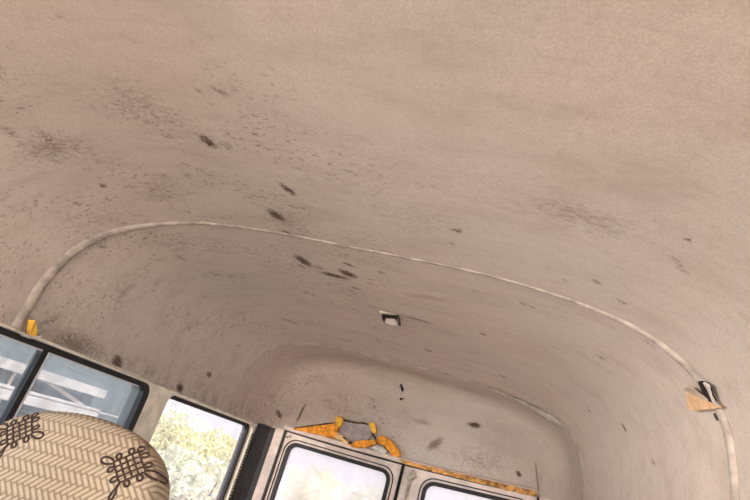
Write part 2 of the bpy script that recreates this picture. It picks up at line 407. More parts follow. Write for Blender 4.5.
# ------------------------------------------------------------------ roof lining
HW1, HH1, HN1, HY1 = 0.72, 0.351, 3.3, 0.9934
HW2, HH2, HN2, HY2 = 0.685, 0.372, 3.65, 2.087
HY3 = 2.575
def sp(c, n): return math.copysign(abs(c) ** (2.0 / n), c)
def rz(x): return 0.035 * x + 0.04 * x * x
def hoop(y, t):
    """point of the roof lining at distance y, t = 0 on the right side to pi on the left"""
    a = min(1, max(0, (y - HY1) / (HY2 - HY1)))
    W_ = HW1 + (HW2 - HW1) * a; H_ = HH1 + (HH2 - HH1) * a; n = HN1 + (HN2 - HN1) * a
    return Vector((W_ * sp(cos(t), n), y, 0.076 + H_ * sp(sin(t), n)))
def bowl(g, t):
    p = hoop(HY2, t); f = (1 - g ** 9) ** (1 / 9.0); y = HY2 + (HY3 - HY2) * f
    x = p.x * g * (1 + 0.025 * sin(pi * f))
    base = 0.076 + f ** 2 * (0.020 + rz(x))
    top = 0.076 + (p.z - 0.076) * g * (1 + 0.11 * f * f * (3 - 2 * f))
    v = min(1, (top - 0.076) / HH2)
    return Vector((x, y, top + (base - 0.076) * (1 - v)))
def dent(p, amp=0.0045):
    q = p + noise.noise_vector(p * 2.6) * amp + noise.noise_vector(p * 9.0) * amp * 0.25
    return q

NTT = 150
TT = []
for i in range(NTT + 1):
    s = i / NTT
    TT.append(pi * (s - 0.42 / (2 * pi) * sin(4 * pi * s) * 0.0))
# even spacing by arc length
def even_ts(n):
    fine = [pi * i / 4000 for i in range(4001)]; pts = [hoop(HY1, t) for t in fine]
    acc = [0]
    for a, b in zip(pts, pts[1:]): acc.append(acc[-1] + (b - a).length)
    out = []; j = 0
    for i in range(n + 1):
        tgt = acc[-1] * i / n
        while j < 4000 and acc[j] < tgt: j += 1
        out.append(fine[j])
    return out
TT = even_ts(NTT)

def skin(rows, name, mat, flange=True):
    bm = bmesh.new(); grid = []
    for row in rows:
        vs = []
        ps = [dent(p) for p in row]
        for p in ps:
            if p.z < 0.22: p.x = max(-0.7195, min(0.7195, p.x))
        if flange:
            n0 = row[0]; n1 = row[-1]
            ps = [flange_pt(row[0])] + ps + [flange_pt(row[-1])]
        grid.append([bm.verts.new(V(*p)) for p in ps])
    for A, B in zip(grid, grid[1:]):
        for i in range(len(A) - 1):
            bm.faces.new((A[i], A[i + 1], B[i + 1], B[i]))
    bmesh.ops.remove_doubles(bm, verts=bm.verts[:], dist=1e-6)
    o = link(name, bm, mat, origin=(0, 0, CZ)); return tag(o, kind='structure')
def flange_pt(p):
    x, y, z = p
    if y <= HY2: return Vector((math.copysign(0.745, x), y, z + 0.012))
    f = (y - HY2) / (HY3 - HY2)
    r = max(abs(x) / HW2, 1e-4)
    return Vector((max(-0.745, min(0.745, x + math.copysign(0.09, x) * min(1, r * 1.3))), y + (0.045 * f if f > 0.75 else 0), z + 0.012))

front_rows = [[hoop(y, t) for t in TT] for y in [-0.95 + (HY1 + 0.95) * i / 110 for i in range(111)]]
mid_rows = [[hoop(y, t) for t in TT] for y in [HY1 + (HY2 - HY1) * i / 80 for i in range(81)]]
gs = [(1 - (i / 25 * 0.93) ** 9) ** (1 / 9.0) for i in range(26)]
gs += [gs[-1] - (gs[-1] - 0.65) * (i / 40) ** 1.3 for i in range(1, 41)] + [0.65 * (1 - i / 24) for i in range(1, 25)]
rear_rows = [[bowl(max(g, 0.002), t) for t in TT] for g in gs]
ceiling_front = skin(front_rows, 'ceiling_front', LINING_FRONT)
ceiling_middle = skin(mid_rows, 'ceiling_middle', LINING_MID)
ceiling_rear = skin(rear_rows, 'ceiling_rear', LINING_REAR)
for o, lb in ((ceiling_front, 'stained beige roof lining nearest the viewer, in front of the first welt'),
              (ceiling_middle, 'grey beige roof lining between the two welts above the side windows'),
              (ceiling_rear, 'bowl shaped beige roof lining curving down to the rear doors')):
    tag(o, lb, 'roof lining')

def welt(name, y, rad, t0, t1, lift, label, wob=0.0, yoff=lambda s: 0.0):
    pts, nr, rr = [], [], []
    ts = [t for t in TT if t0 <= t <= t1]
    for t in ts:
        s = (t - t0) / (t1 - t0)
        p = dent(hoop(y + yoff(s), t)); q = hoop(y, min(pi, t + 0.002)); q0 = hoop(y, max(0, t - 0.002))
        tg = (q - q0).normalized(); n_ = Vector((-tg.z, 0, tg.x)); n_ = -n_ if n_.dot(Vector((0, 0, 0.2)) - p) < 0 else n_
        r = rad(s)
        nz = noise.noise(p * 14) * wob
        pts.append(V(*(p + n_ * r * lift + Vector((0, nz, 0))))); nr.append(n_); rr.append(r)
    o = link(name, tube_bm(pts, rr, 12, flat=0.6, nrm=nr), WELT, origin=(0, 0, CZ))
    return tag(o, label, 'trim', kind='structure')
def lerp(tab, s):
    for (a, x), (b, y) in zip(tab, tab[1:]):
        if s <= b: return x + (y - x) * (s - a) / (b - a)
    return tab[-1][1]
# right side s = 0, left side s = 1
welt('trim_1', HY1, lambda s: lerp([(0, .011), (.14, .011), (.3, .0075), (.42, .0050), (.55, .0045), (.66, .0065), (.8, .012), (1, .0145)], s), 0.0, pi, 0.1,
     'thick beige welt piping arching across the roof, nearer one', 0.004)
welt('trim_2', HY2, lambda s: lerp([(0, .004), (.20, .004), (.225, .012), (.24, .024), (.29, .023), (.36, .012), (.42, .005), (.6, .0035), (1, .003)], s) , 0.0, pi, 0.3,
     'thin welt piping across the roof near the rear doors, with a loose bulge', 0.003,
     lambda s: lerp([(0, 0), (.22, 0.01), (.30, 0.06), (.38, 0.07), (.5, 0.02), (.6, 0), (1, 0)], s))

# ------------------------------------------------------------------ side walls, floor, front
LX = 0.722
def left3(u, v, d): return V(-LX - d, u, v)
def right3(u, v, d): return V(LX + d, u, v)
WIN1 = (0.20, -0.46, 1.570, 0.064); WIN2 = (1.700, -0.46, 2.492, 0.064)
def side_wall(name, to3, label):
    outer = [(-0.95, -0.97), (2.64, -0.97), (2.64, 0.10), (-0.95, 0.10)]
    first = WIN1
    holes = [rrect(*first, 0.035), rrect(*WIN2, 0.035), rrect(-0.75, -0.46, 0.10, 0.06, 0.05)]
    o = link(name, sheet_bm(outer, holes, to3, 0.045), BEIGE, smooth=False, origin=(0, 0, CZ))
    return tag(o, label, 'van side', kind='structure')
side_wall('wall_left', left3, 'beige painted van side with windows and pillar behind the patterned seat')
side_wall('wall_right', right3, 'beige painted van side with windows opposite the patterned seat')
tag(link('floor', box_bm(V(-0.77, -1.0, -1.0), V(0.77, 2.66, -0.95)), FLOORM, smooth=False), 'grey rubber van floor', 'floor', kind='structure')
o = link('wall_front', sheet_bm([(-0.77, -0.97), (0.77, -0.97), (0.77, 0.53), (-0.77, 0.53)], [rrect(-0.66, -0.55, 0.66, 0.07, 0.06)], lambda u, v, d: V(u, -0.95 - d, v), 0.05), BEIGE, smooth=False)
tag(o, 'beige van front around the windscreen behind the viewer', 'van front', kind='structure')
o = link('roof', box_bm(V(-0.77, -1.0, 0.53), V(0.77, 2.66, 0.55), 0.005), BEIGE, smooth=False)
tag(o, 'painted outer roof skin above the lining', 'roof', kind='structure')
for sg in (-1, 1):
    o = link('roof_side', box_bm((sg * 0.760 - 0.006, -1.0, CZ + 0.09), (sg * 0.760 + 0.006, 2.66, CZ + 0.535)), BEIGE, smooth=False)
    tag(o, 'painted outer side of the high roof above the side windows', 'roof', kind='structure')

def ring_bm(a, b, to3, d0, d1):
    """frame between two outlines with equal point counts"""
    bm = bmesh.new(); n = len(a)
    L = [[bm.verts.new(to3(u, v, d)) for u, v in lp] for lp, d in ((a, d0), (b, d0), (b, d1), (a, d1))]
    for q in range(4):
        A, B = L[q], L[(q + 1) % 4]
        for i in range(n): bm.faces.new((A[i], A[(i + 1) % n], B[(i + 1) % n], B[i]))
    return bm
def shrink(r, k): return (r[0] + k, r[1] + k, r[2] - k, r[3] - k)

def inset(r, k, top): return (r[0] + k, r[1] + k, r[2] - k, r[3] - top)

def slab2(outline, to3, d0, d1):
    bm = bmesh.new(); A = [bm.verts.new(to3(u, v, d0)) for u, v in outline]; B = [bm.verts.new(to3(u, v, d1)) for u, v in outline]
    n = len(A); bm.faces.new(A); bm.faces.new(B[::-1])
    for i in range(n): bm.faces.new((A[i], B[i], B[(i + 1) % n], A[(i + 1) % n]))
    return bm

def sliding_window(name, to3, label, sgn):
    root = empty(name, to3((WIN1[0] + WIN1[2]) / 2, WIN1[1], 0.0)); tag(root, label, 'window', kind='structure')
    link('window_frame', ring_bm(rrect(*shrink(WIN1, -0.003), 0.039), rrect(*inset(WIN1, 0.026, 0.011), 0.022), to3, -0.007, 0.04), RUBBER, root)
    link('frame_bead', slab2([(WIN1[0] + 0.05, WIN1[3] - 0.0145), (WIN1[2] - 0.05, WIN1[3] - 0.0145), (WIN1[2] - 0.05, WIN1[3] - 0.0108), (WIN1[0] + 0.05, WIN1[3] - 0.0108)], to3, 0.003, 0.009), ALU, root, smooth=False)
    g = inset(WIN1, 0.024, 0.010); mid = 1.108
    link('pane', slab2(rrect(g[0], g[1], mid, g[3], 0.02), to3, 0.016, 0.018), GLASS_TINT, root, smooth=False)
    link('pane', slab2(rrect(mid - 0.01, g[1], g[2], g[3], 0.02), to3, 0.010, 0.012), GLASS_TINT, root, smooth=False)
    link('divider', slab2([(mid - 0.010, g[1]), (mid + 0.008, g[1]), (mid + 0.012, g[3]), (mid - 0.006, g[3])], to3, 0.002, 0.022), RUBBER, root, smooth=False)
    link('divider_bead', slab2([(mid + 0.008, g[1]), (mid + 0.014, g[1]), (mid + 0.018, g[3]), (mid + 0.012, g[3])], to3, 0.001, 0.02), ALU, root, smooth=False)
sliding_window('window_1', left3, 'sliding side window with black rubber frame and divider behind the patterned seat', 1)
sliding_window('window_4', right3, 'sliding side window opposite the patterned seat', -1)
def fixed_window(name, to3, label):
    root = empty(name, to3((WIN2[0] + WIN2[2]) / 2, WIN2[1], 0.0)); tag(root, label, 'window', kind='structure')
    link('window_frame', ring_bm(rrect(*shrink(WIN2, -0.003), 0.038), rrect(*inset(WIN2, 0.020, 0.014), 0.022), to3, 0.018, 0.045), RUBBER, root)
    link('pane', slab2(rrect(*inset(WIN2, 0.018, 0.012), 0.02), to3, 0.030, 0.034), GLASS_CLEAR, root, smooth=False)
fixed_window('window_2', left3, 'fixed quarter window full of bright leaves beside the rear corner')
fixed_window('window_5', right3, 'fixed quarter window on the side opposite the seat')

# lip of bare metal along the top of the side windows
for sg, nm in ((-1, 'trim_3'), (1, 'trim_4')):
    pts = [V(sg * 0.722, y, 0.072 + 0.002 * noise.noise(Vector((y * 5, sg, 0)))) for y in [-0.9 + 3.42 * i / 60 for i in range(61)]]
    o = link(nm, tube_bm(pts, 0.005, 8), BEIGE); tag(o, 'narrow beige metal lip above the %s side windows' % ('left' if sg < 0 else 'right'), 'trim', kind='structure')

# charcoal corner trim between quarter window and rear doors
for sg, nm, lb in ((-1, 'trim_5', 'charcoal plastic corner trim between quarter window and rear door'), (1, 'trim_6', 'charcoal plastic corner trim at the far right rear corner')):
    plan = [(0.716, 2.515), (0.712, 2.53), (0.672, 2.577), (0.648, 2.583), (0.650, 2.592), (0.724, 2.592)]
    bm = bmesh.new()
    lo = [bm.verts.new(V(sg * x, y, -0.95)) for x, y in plan]; hi = [bm.verts.new(V(sg * x, y, 0.082)) for x, y in plan]
    n = len(plan); bm.faces.new(lo); bm.faces.new(hi)
    for i in range(n): bm.faces.new((lo[i], lo[(i + 1) % n], hi[(i + 1) % n], hi[i]))
    for j in range(70):      # moulded teeth down the window side
        z = 0.02 - j * 0.0135
        a = V(0, 0, z)
        add_box(bm, (sg * 0.7215 - 0.003, 2.503, CZ + z), (sg * 0.7215 + 0.002, 2.517, CZ + z + 0.006))
    o = link(nm, bm, GREYPLASTIC, smooth=False); tag(o, lb, 'trim', kind='structure')

# ------------------------------------------------------------------ rear wall and doors
YR = 2.585
def rear3(u, v, d): return V(u, YR + d, v + (rz(u) if v > -0.3 else rz(u) * (v + 0.95) / 0.65))
def edge_pts(a, b, n=14): return [(a[0] + (b[0] - a[0]) * i / n, a[1] + (b[1] - a[1]) * i / n) for i in range(n)]
def dense(poly): 
    out = []
    for a, b in zip(poly, poly[1:] + poly[:1]): out += edge_pts(a, b)
    return out
o = link('wall_rear', sheet_bm(dense([(-0.745, -0.97), (0.745, -0.97), (0.745, 0.50), (-0.745, 0.50)]), [dense([(-0.600, -0.9), (0.600, -0.9), (0.600, 0.100), (-0.600, 0.100)])], rear3, 0.05), PINKPAINT, smooth=False, origin=(0, 0, CZ))
tag(o, 'pinkish beige rear body frame around the rear doors', 'van rear', kind='structure')
o = link('trim_7', tube_bm([rear3(-0.62 + 1.22 * i / 50, 0.109 + 0.002 * noise.noise(Vector((i * 0.4, 0, 0))), -0.022) for i in range(51)], 0.011, 8, flat=0.7, nrm=(0, 1, 0)), PINKPAINT)
tag(o, 'pinkish beige metal lip along the top of the rear doors', 'trim', kind='structure')

def rear_door(name, x0, x1, g, label):
    root = empty(name, rear3((x0 + x1) / 2, -0.9, 0)); tag(root, label, 'rear door', kind='structure')
    link('door_panel', sheet_bm(dense([(x0 + .004, -0.895), (x1 - .004, -0.895), (x1 - .004, 0.094), (x0 + .004, 0.094)]), [rrect(*g, 0.040)], rear3, 0.045), PINKPAINT, root, smooth=False)
    def outl(k): return dense([(x0 + k, -0.897 + k), (x1 - k, -0.897 + k), (x1 - k, 0.097 - k), (x0 + k, 0.097 - k)])
    link('door_seal', ring_bm(outl(-0.003), outl(0.007), rear3, -0.010, 0.012), SEAL, root)
    link('window_lip', ring_bm(rrect(*shrink(g, -0.024), 0.06), rrect(*shrink(g, -0.019), 0.056), rear3, -0.003, 0.004), SEAL, root)
    link('window_gasket', ring_bm(rrect(*shrink(g, -0.010), 0.05), rrect(*shrink(g, 0.007), 0.034), rear3, -0.007, 0.02), RUBBER, root)
    link('pane', slab2(rrect(*g, 0.04), rear3, 0.010, 0.014), GLASS_DUSTY, root, smooth=False)
    return root
d1 = rear_door('door_1', -0.597, 0.0, (-0.553, -0.50, -0.052, 0.046), 'rear door with dusty window left of the centre seam, under torn foam')
d2 = rear_door('door_2', 0.0, 0.597, (0.118, -0.50, 0.553, 0.046), 'rear door with dusty window right of the centre seam')
bm = slab2([(0.028, 0.038), (0.050, 0.034), (0.070, 0.055), (0.056, 0.066), (0.050, 0.082), (0.040, 0.082), (0.040, 0.060)], rear3, -0.018, -0.002)
bmesh.ops.bevel(bm, geom=bm.edges[:], offset=0.002, segments=1, affect='EDGES')
lt = link('latch', bm, STEEL, d2, smooth=False); lt['label'] = 'dull steel latch plate'
link('latch_rod', tube_bm([rear3(0.045, 0.04, -0.008), rear3(0.043, -0.4, -0.008)], 0.006, 8), STEEL, d2)
for u, v in ((-0.565, 0.074), (-0.578, 0.068)):
    link('screw', tube_bm([rear3(u, v, -0.005), rear3(u, v, 0.002)], 0.006, 10), STEEL, d1)
POLY={
 'foam_wedge':[(-0.554, 0.101), (-0.499, 0.123), (-0.439, 0.146), (-0.384, 0.17), (-0.357, 0.18), (-0.337, 0.166), (-0.334, 0.143), (-0.342, 0.118), (-0.386, 0.112), (-0.422, 0.113), (-0.457, 0.108), (-0.503, 0.105)],
 'foam_knob':[(-0.36, 0.205), (-0.343, 0.217), (-0.324, 0.207), (-0.32, 0.185), (-0.332, 0.167), (-0.348, 0.168)],
 'foam_upright':[(-0.203, 0.223), (-0.175, 0.231), (-0.159, 0.209), (-0.158, 0.191), (-0.172, 0.187), (-0.187, 0.206)],
 'foam_scrap':[(-0.348, 0.137), (-0.319, 0.143), (-0.29, 0.132), (-0.266, 0.12), (-0.272, 0.105), (-0.305, 0.114), (-0.332, 0.121)],
 'foam_lower':[(-0.262, 0.105), (-0.234, 0.129), (-0.194, 0.144), (-0.158, 0.156), (-0.141, 0.15), (-0.164, 0.127), (-0.204, 0.111), (-0.236, 0.103)],
 'foam_right':[(-0.144, 0.158), (-0.139, 0.175), (-0.122, 0.185), (-0.086, 0.178), (-0.057, 0.163), (-0.034, 0.147), (-0.021, 0.126), (-0.029, 0.113), (-0.055, 0.119), (-0.083, 0.134), (-0.106, 0.146), (-0.126, 0.149)],
 'foam_white':[(-0.163, 0.123), (-0.139, 0.141), (-0.109, 0.14), (-0.086, 0.128), (-0.093, 0.115), (-0.13, 0.112)],
 'strip':[(-0.014, 0.11), (0.074, 0.113), (0.165, 0.119), (0.299, 0.127), (0.429, 0.134), (0.514, 0.138), (0.58, 0.143), (0.585, 0.123), (0.517, 0.117), (0.433, 0.113), (0.303, 0.107), (0.169, 0.101), (0.078, 0.097), (-0.006, 0.097)],
 'dark1':[(-0.324, 0.205), (-0.264, 0.209), (-0.197, 0.22)],
 'dark2':[(-0.338, 0.138), (-0.312, 0.135), (-0.254, 0.114)],
 'dark3':[(-0.177, 0.186), (-0.158, 0.173), (-0.144, 0.158)],
 'dark4':[(-0.541, 0.109), (-0.449, 0.146), (-0.362, 0.181)],
 'dark5':[(-0.142, 0.154), (-0.113, 0.153), (-0.074, 0.136)],
}
HITS={
 'flap':[(0.6603, 1.0416, 0.2979), (0.6752, 1.066, 0.2779), (0.6793, 1.0489, 0.2719), (0.682, 1.0121, 0.2681), (0.6846, 0.9797, 0.2641), (0.6857, 0.9596, 0.2622), (0.6774, 0.9875, 0.2759), (0.6683, 1.006, 0.2884), (0.6598, 1.0234, 0.2986)],
 'dark':[(0.6555, 0.9801, 0.3034), (0.6594, 0.9567, 0.2992), (0.6683, 0.9638, 0.2885), (0.6757, 0.9711, 0.2783), (0.6813, 0.9715, 0.2698), (0.677, 0.9907, 0.2764), (0.6679, 0.9919, 0.289)],
 'curl':[(0.6598, 0.9619, 0.2987), (0.6646, 0.9501, 0.2931), (0.6713, 0.9576, 0.2846), (0.6782, 0.9657, 0.2746), (0.6839, 0.9665, 0.2654), (0.6803, 0.9769, 0.2713), (0.6727, 0.9713, 0.2827)],
 'fold':[(0.656, 1.0392, 0.3028), (0.6561, 1.0132, 0.3027), (0.6658, 0.9992, 0.2916), (0.6766, 0.9855, 0.277), (0.6724, 0.9996, 0.2829), (0.663, 1.0185, 0.2948)],
 'slit':[(0.6872, 1.0087, 0.2591), (0.6887, 1.0044, 0.2563), (0.6934, 1.0042, 0.2465), (0.6917, 1.008, 0.25)],
 'bplate':[(-0.0301, 1.4087, 0.4301), (-0.0245, 1.4204, 0.4304), (0.0263, 1.4, 0.4299), (0.0213, 1.4267, 0.4305), (-0.0071, 1.4459, 0.4309), (-0.0296, 1.4522, 0.4311)],
 'bdark':[(-0.031, 1.4513, 0.431), (0.0196, 1.4279, 0.4305), (0.0102, 1.4754, 0.4316), (-0.0138, 1.4909, 0.4319), (-0.0326, 1.5304, 0.4328), (-0.0329, 1.512, 0.4324)],
 'bleg':[(0.0247, 1.4012, 0.4299), (0.0312, 1.403, 0.43), (0.0242, 1.5263, 0.4327), (0.0161, 1.5379, 0.433)],
 'btab':[(-0.0156, 1.4922, 0.4319), (0.0115, 1.4724, 0.4315), (0.0125, 1.5406, 0.433), (-0.0061, 1.5474, 0.4332), (-0.0257, 1.5379, 0.433)],
 'hole':[(-0.106, 2.5539, 0.4368), (-0.099, 2.5524, 0.4393), (-0.0844, 2.5614, 0.4203), (-0.0828, 2.5648, 0.4091), (-0.0897, 2.565, 0.4084), (-0.0987, 2.5609, 0.4214)],
 'hole2':[(-0.0927, 2.5707, 0.3759), (-0.0704, 2.5702, 0.3807), (-0.0807, 2.5712, 0.3719), (-0.0876, 2.5719, 0.3639)],
 'edge_line':[(0.557, 2.5624, 0.2545), (0.563, 2.561, 0.2561), (0.5972, 2.5564, 0.1253), (0.5867, 2.5594, 0.1224)],
}

# ------------------------------------------------------------------ torn foam and flaps on the lining
def plane_slab(name, pts, d0, d1, mat, parent=None, cuts=1, amp=0.004, tag_=None, origin=None):
    """irregular chunk: outline in (x, z) on the header above the rear doors"""
    bm = bmesh.new()
    A = [bm.verts.new(V(x, 2.56 + d0, z)) for x, z in pts]; B = [bm.verts.new(V(x, 2.56 + d1, z)) for x, z in pts]
    n = len(A); bm.faces.new(A); bm.faces.new(B[::-1])
    for i in range(n): bm.faces.new((A[i], B[i], B[(i + 1) % n], A[(i + 1) % n]))
    lumpy(bm, cuts, amp, 60, len(pts) * 3.1)
    cx_ = sum(p[0] for p in pts) / n; cz_ = min(p[1] for p in pts)
    return link(name, bm, mat, parent, origin=V(cx_, 2.56, cz_) if parent is None else None)
G = 'torn foam above the rear doors'
for key, nm, mat, d0, lab in (
    ('foam_wedge', 'foam_strip', FOAM, -0.020, 'long orange foam wedge torn open above corner of rear door window'),
    ('foam_knob', 'foam_scrap', FOAM_YELLOW, -0.026, 'small upright orange foam knob at the tip of the long wedge'),
    ('foam_upright', 'foam_scrap', FOAM_YELLOW, -0.022, 'small yellow orange foam scrap at upper right corner of the tear'),
    ('foam_scrap', 'foam_scrap', FOAM_PALE, -0.018, 'pale yellowish foam scrap under the thick end of the long wedge'),
    ('foam_lower', 'foam_scrap', FOAM, -0.022, 'flat orange foam piece lying along the lower edge of the tear'),
    ('foam_right', 'foam_scrap', FOAM, -0.026, 'big curved orange foam piece nearest the centre door seam'),
    ('foam_white', 'backing_scrap', WHITEBIT, -0.016, 'whitish torn backing scrap tucked under the big curved foam piece'),
    ('strip', 'foam_strip', plain('stained_foam', (0.58, 0.28, 0.09), 0.95, 0.35, 45, 0, 0.8), -0.014, 'thin stained orange foam strip along the top of right rear door')):
    o = plane_slab(nm, POLY[key], d0, 0.012, mat, None, 3 if key != 'strip' else 2, 0.006 if key != 'strip' else 0.003)
    tag(o, lab, 'foam', G)
tb = plane_slab('exposed_backing', [(-0.326, 0.205), (-0.264, 0.208), (-0.196, 0.219), (-0.178, 0.195), (-0.175, 0.168), (-0.192, 0.146), (-0.236, 0.130), (-0.258, 0.116), (-0.300, 0.134), (-0.334, 0.150)], -0.0025, 0.012, plain('mauve_backing', (0.36, 0.30, 0.29), 0.95), ceiling_rear, 2, 0.0015)
tb['label'] = 'greyish mauve backing exposed in the tear'
for key in ('dark1', 'dark2', 'dark3', 'dark4', 'dark5'):
    p = POLY[key]; pts = []
    for a, b in zip(p, p[1:]):
        for i in range(6):
            s = i / 6; x, z = a[0] + (b[0] - a[0]) * s, a[1] + (b[1] - a[1]) * s
            pts.append(V(x, 2.545, z + 0.003 * noise.noise(Vector((x * 60, z * 60, 0)))))
    pts.append(V(p[-1][0], 2.545, p[-1][1]))
    link('frayed_edge', tube_bm(pts, [0.0035 * (0.5 + 0.9 * abs(noise.noise(q * 50))) + 0.0012 for q in pts], 7), BROWNEDGE, ceiling_rear)

def surf_slab(name, pts, off0, off1, mat, parent, towards=Vector((0, 0.3, 0.0)), cuts=1, amp=0.0015):
    P = [Vector(p) for p in pts]; c = sum(P, Vector()) / len(P)
    n_ = Vector()
    for i in range(1, len(P) - 1): n_ += (P[i] - P[0]).cross(P[i + 1] - P[0])
    n_.normalize()
    if n_.dot(towards - c) < 0: n_ = -n_
    bm = bmesh.new()
    A = [bm.verts.new(V(*(p + n_ * (off0(i) if callable(off0) else off0)))) for i, p in enumerate(P)]
    B = [bm.verts.new(V(*(p + n_ * (off1(i) if callable(off1) else off1)))) for i, p in enumerate(P)]
    n = len(A); bm.faces.new(A); bm.faces.new(B[::-1])
    for i in range(n): bm.faces.new((A[i], B[i], B[(i + 1) % n], A[(i + 1) % n]))
    lumpy(bm, cuts, amp, 70, n)
    return link(name, bm, mat, parent)
root = empty('torn_flap', V(*HITS['slit'][0])); tag(root, 'tan board flap torn open on the thick welt, right side', 'torn flap')
def lift(vals): return lambda i: vals[i % len(vals)]
surf_slab('flap', HITS['flap'], lift([.009, .013, .013, .012, .010, .008, .006, .006, .008]), lift([.006, .010, .010, .009, .007, .005, .003, .003, .005]), CARD, root)
surf_slab('cavity', [(0.6565, 0.9801, 0.302), (0.6600, 0.9667, 0.2985), (0.6683, 0.9688, 0.2885), (0.6757, 0.9761, 0.2783), (0.6805, 0.9765, 0.2710), (0.677, 0.9907, 0.2764), (0.6679, 0.9919, 0.289)], 0.0075, 0.001, DARKHOLE, root)
surf_slab('curled_edge', HITS['curl'], lift([.010, .012, .012, .012, .010, .009, .009]), lift([.006, .008, .009, .009, .006, .006, .005]), WHITEBIT, root)
f = surf_slab('fold', HITS['fold'], 0.012, 0.008, plain('folded_lining', (0.40, 0.31, 0.24), 0.9), root)
surf_slab('slit', [(0.6880, 1.0077, 0.2591), (0.6887, 1.0060, 0.2563), (0.6930, 1.0060, 0.2475), (0.6923, 1.0072, 0.2490)], 0.003, -0.002, BROWNEDGE, root)
for key in ('hole', 'hole2'):
    surf_slab('tear', HITS[key], 0.005, -0.002, DARKHOLE, ceiling_rear)
surf_slab('tear', [(0.5565, 2.5396, 0.2523), (0.5590, 2.5374, 0.2537), (0.5946, 2.5333, 0.1242), (0.5885, 2.5377, 0.1213)], 0.0010, -0.004, plain('dark_lining_edge', (0.30, 0.235, 0.195), 0.9), ceiling_rear)  # thin dark strip laid along the right edge of the rear panel

def left_slab(name, pts, d0, d1, mat, parent):
    bm = slab2(pts, lambda u, v, d: V(-0.708 + d, u, v), d0, d1); lumpy(bm, 2, 0.003, 70, 4)
    return link(name, bm, mat, parent)
root = empty('foam_tuft', V(-0.71, 1.02, 0.07)); tag(root, 'yellow foam tuft bursting from the welt end above the side window', 'foam')
left_slab('foam', [(1.005, 0.104), (1.013, 0.101), (1.023, 0.091), (1.035, 0.079), (1.030, 0.071), (1.018, 0.073), (1.010, 0.086)], -0.003, 0.012, FOAM_YELLOW, root)
left_slab('torn_base', [(0.985, 0.071), (1.011, 0.072), (1.032, 0.073), (1.048, 0.082), (1.046, 0.075), (1.033, 0.066), (1.012, 0.064)], -0.003, 0.010, WHITEBIT, root)

# lamp bracket let into the middle of the lining
YB = 1.440
def br3(u, v, d): return V(u, YB + d, v)
root = empty('lamp_bracket', br3(-0.004, 0.432, 0)); tag(root, 'small metal lamp bracket hanging from the middle of the lining', 'bracket')
link('cavity', slab2([(-0.029, 0.434), (0.019, 0.438), (0.019, 0.419), (-0.002, 0.415), (-0.013, 0.408), (-0.019, 0.414)], br3, 0.002, 0.02), DARKHOLE, root, smooth=False)
p = link('mounting_plate', slab2([(-0.034, 0.441), (0.018, 0.444), (0.020, 0.435), (-0.006, 0.431), (-0.029, 0.428)], br3, -0.012, 0.001), plain('cream_plastic', (0.80, 0.70, 0.58), 0.5), root, smooth=False)
link('spring_leg', slab2([(0.016, 0.445), (0.023, 0.443), (0.040, 0.407), (0.033, 0.404)], br3, -0.010, 0.001), plain('dark_spring_steel', (0.05, 0.045, 0.04), 0.4, 0.1, 40, 0.4), root, smooth=False)
link('tab', slab2([(-0.008, 0.417), (0.018, 0.421), (0.031, 0.405), (0.016, 0.401), (-0.008, 0.404)], br3, -0.006, 0.004), plain('worn_tab', (0.42, 0.35, 0.30), 0.7), root, smooth=False)

# ------------------------------------------------------------------ patterned seat
def seat_cloth():
    k = NT('woven_cover'); tcn = k.n('ShaderNodeTexCoord'); sep = k.n('ShaderNodeSeparateXYZ')
    k.l(k.mapping(tcn.outputs['Object'], (1, 1, 1), (0, R(47), 0)), sep.inputs[0])
    C = 0.0088
    u = k.math('DIVIDE', sep.outputs['X'], C); v = k.math('DIVIDE', sep.outputs['Z'], C)
    u = k.math('ADD', u, 3000); v = k.math('ADD', v, 3000)
    i, j = k.math('FLOOR', u), k.math('FLOOR', v); fu, fv = k.math('FRACT', u), k.math('FRACT', v)
    q = k.math('MODULO', k.math('ADD', i, j), 6)
    hz = k.math('LESS_THAN', q, 2.5)
    def near(x, edge):   # 1 close to an edge of the cell
        d = x if edge == 0 else k.math('SUBTRACT', 1, x)
        return k.ramp(d, 0.10, 0.30, 1, 0)
    def eq(a, b): return k.math('COMPARE', a, b, 0.1)
    h = k.math('MAXIMUM', k.math('MAXIMUM', near(fv, 0), near(fv, 1)), k.math('MAXIMUM', k.math('MULTIPLY', near(fu, 0), eq(q, 0)), k.math('MULTIPLY', near(fu, 1), eq(q, 2))))
    vv = k.math('MAXIMUM', k.math('MAXIMUM', near(fu, 0), near(fu, 1)), k.math('MAXIMUM', k.math('MULTIPLY', near(fv, 0), eq(q, 3)), k.math('MULTIPLY', near(fv, 1), eq(q, 5))))
    line = k.math('ADD', k.math('MULTIPLY', h, hz), k.math('MULTIPLY', vv, k.math('SUBTRACT', 1, hz)))
    thread = k.noise(tcn.outputs['Object'], 500, 2)
    base = k.mix(k.ramp(thread, 0.3, 0.7), (0.46, 0.345, 0.24), (0.58, 0.445, 0.32))
    col = k.mix(k.math('MULTIPLY', line, 0.72), base, (0.20, 0.137, 0.085))
    return k.bsdf(col, 0.9, k.math('SUBTRACT', k.math('MULTIPLY', thread, 0.4), line), 0.35, 0.0015, 0, 0.15)
CLOTH = seat_cloth()
SEATDARK = plain('dark_seat_vinyl', (0.05, 0.045, 0.045), 0.6)
SEAT_TOP = Vector((-0.384, 0.955, -0.047)); LEAN = R(14); TILT = R(-3.5); BH = 0.78
half = [(0.0, 0.0), (0.12, 0.0), (0.20, 0.015), (0.228, 0.06), (0.232, 0.2), (0.228, 0.38), (0.216, 0.56), (0.203, 0.655), (0.192, 0.695), (0.172, 0.728), (0.140, 0.754), (0.10, 0.770), (0.05, 0.778), (0.0, 0.78)]
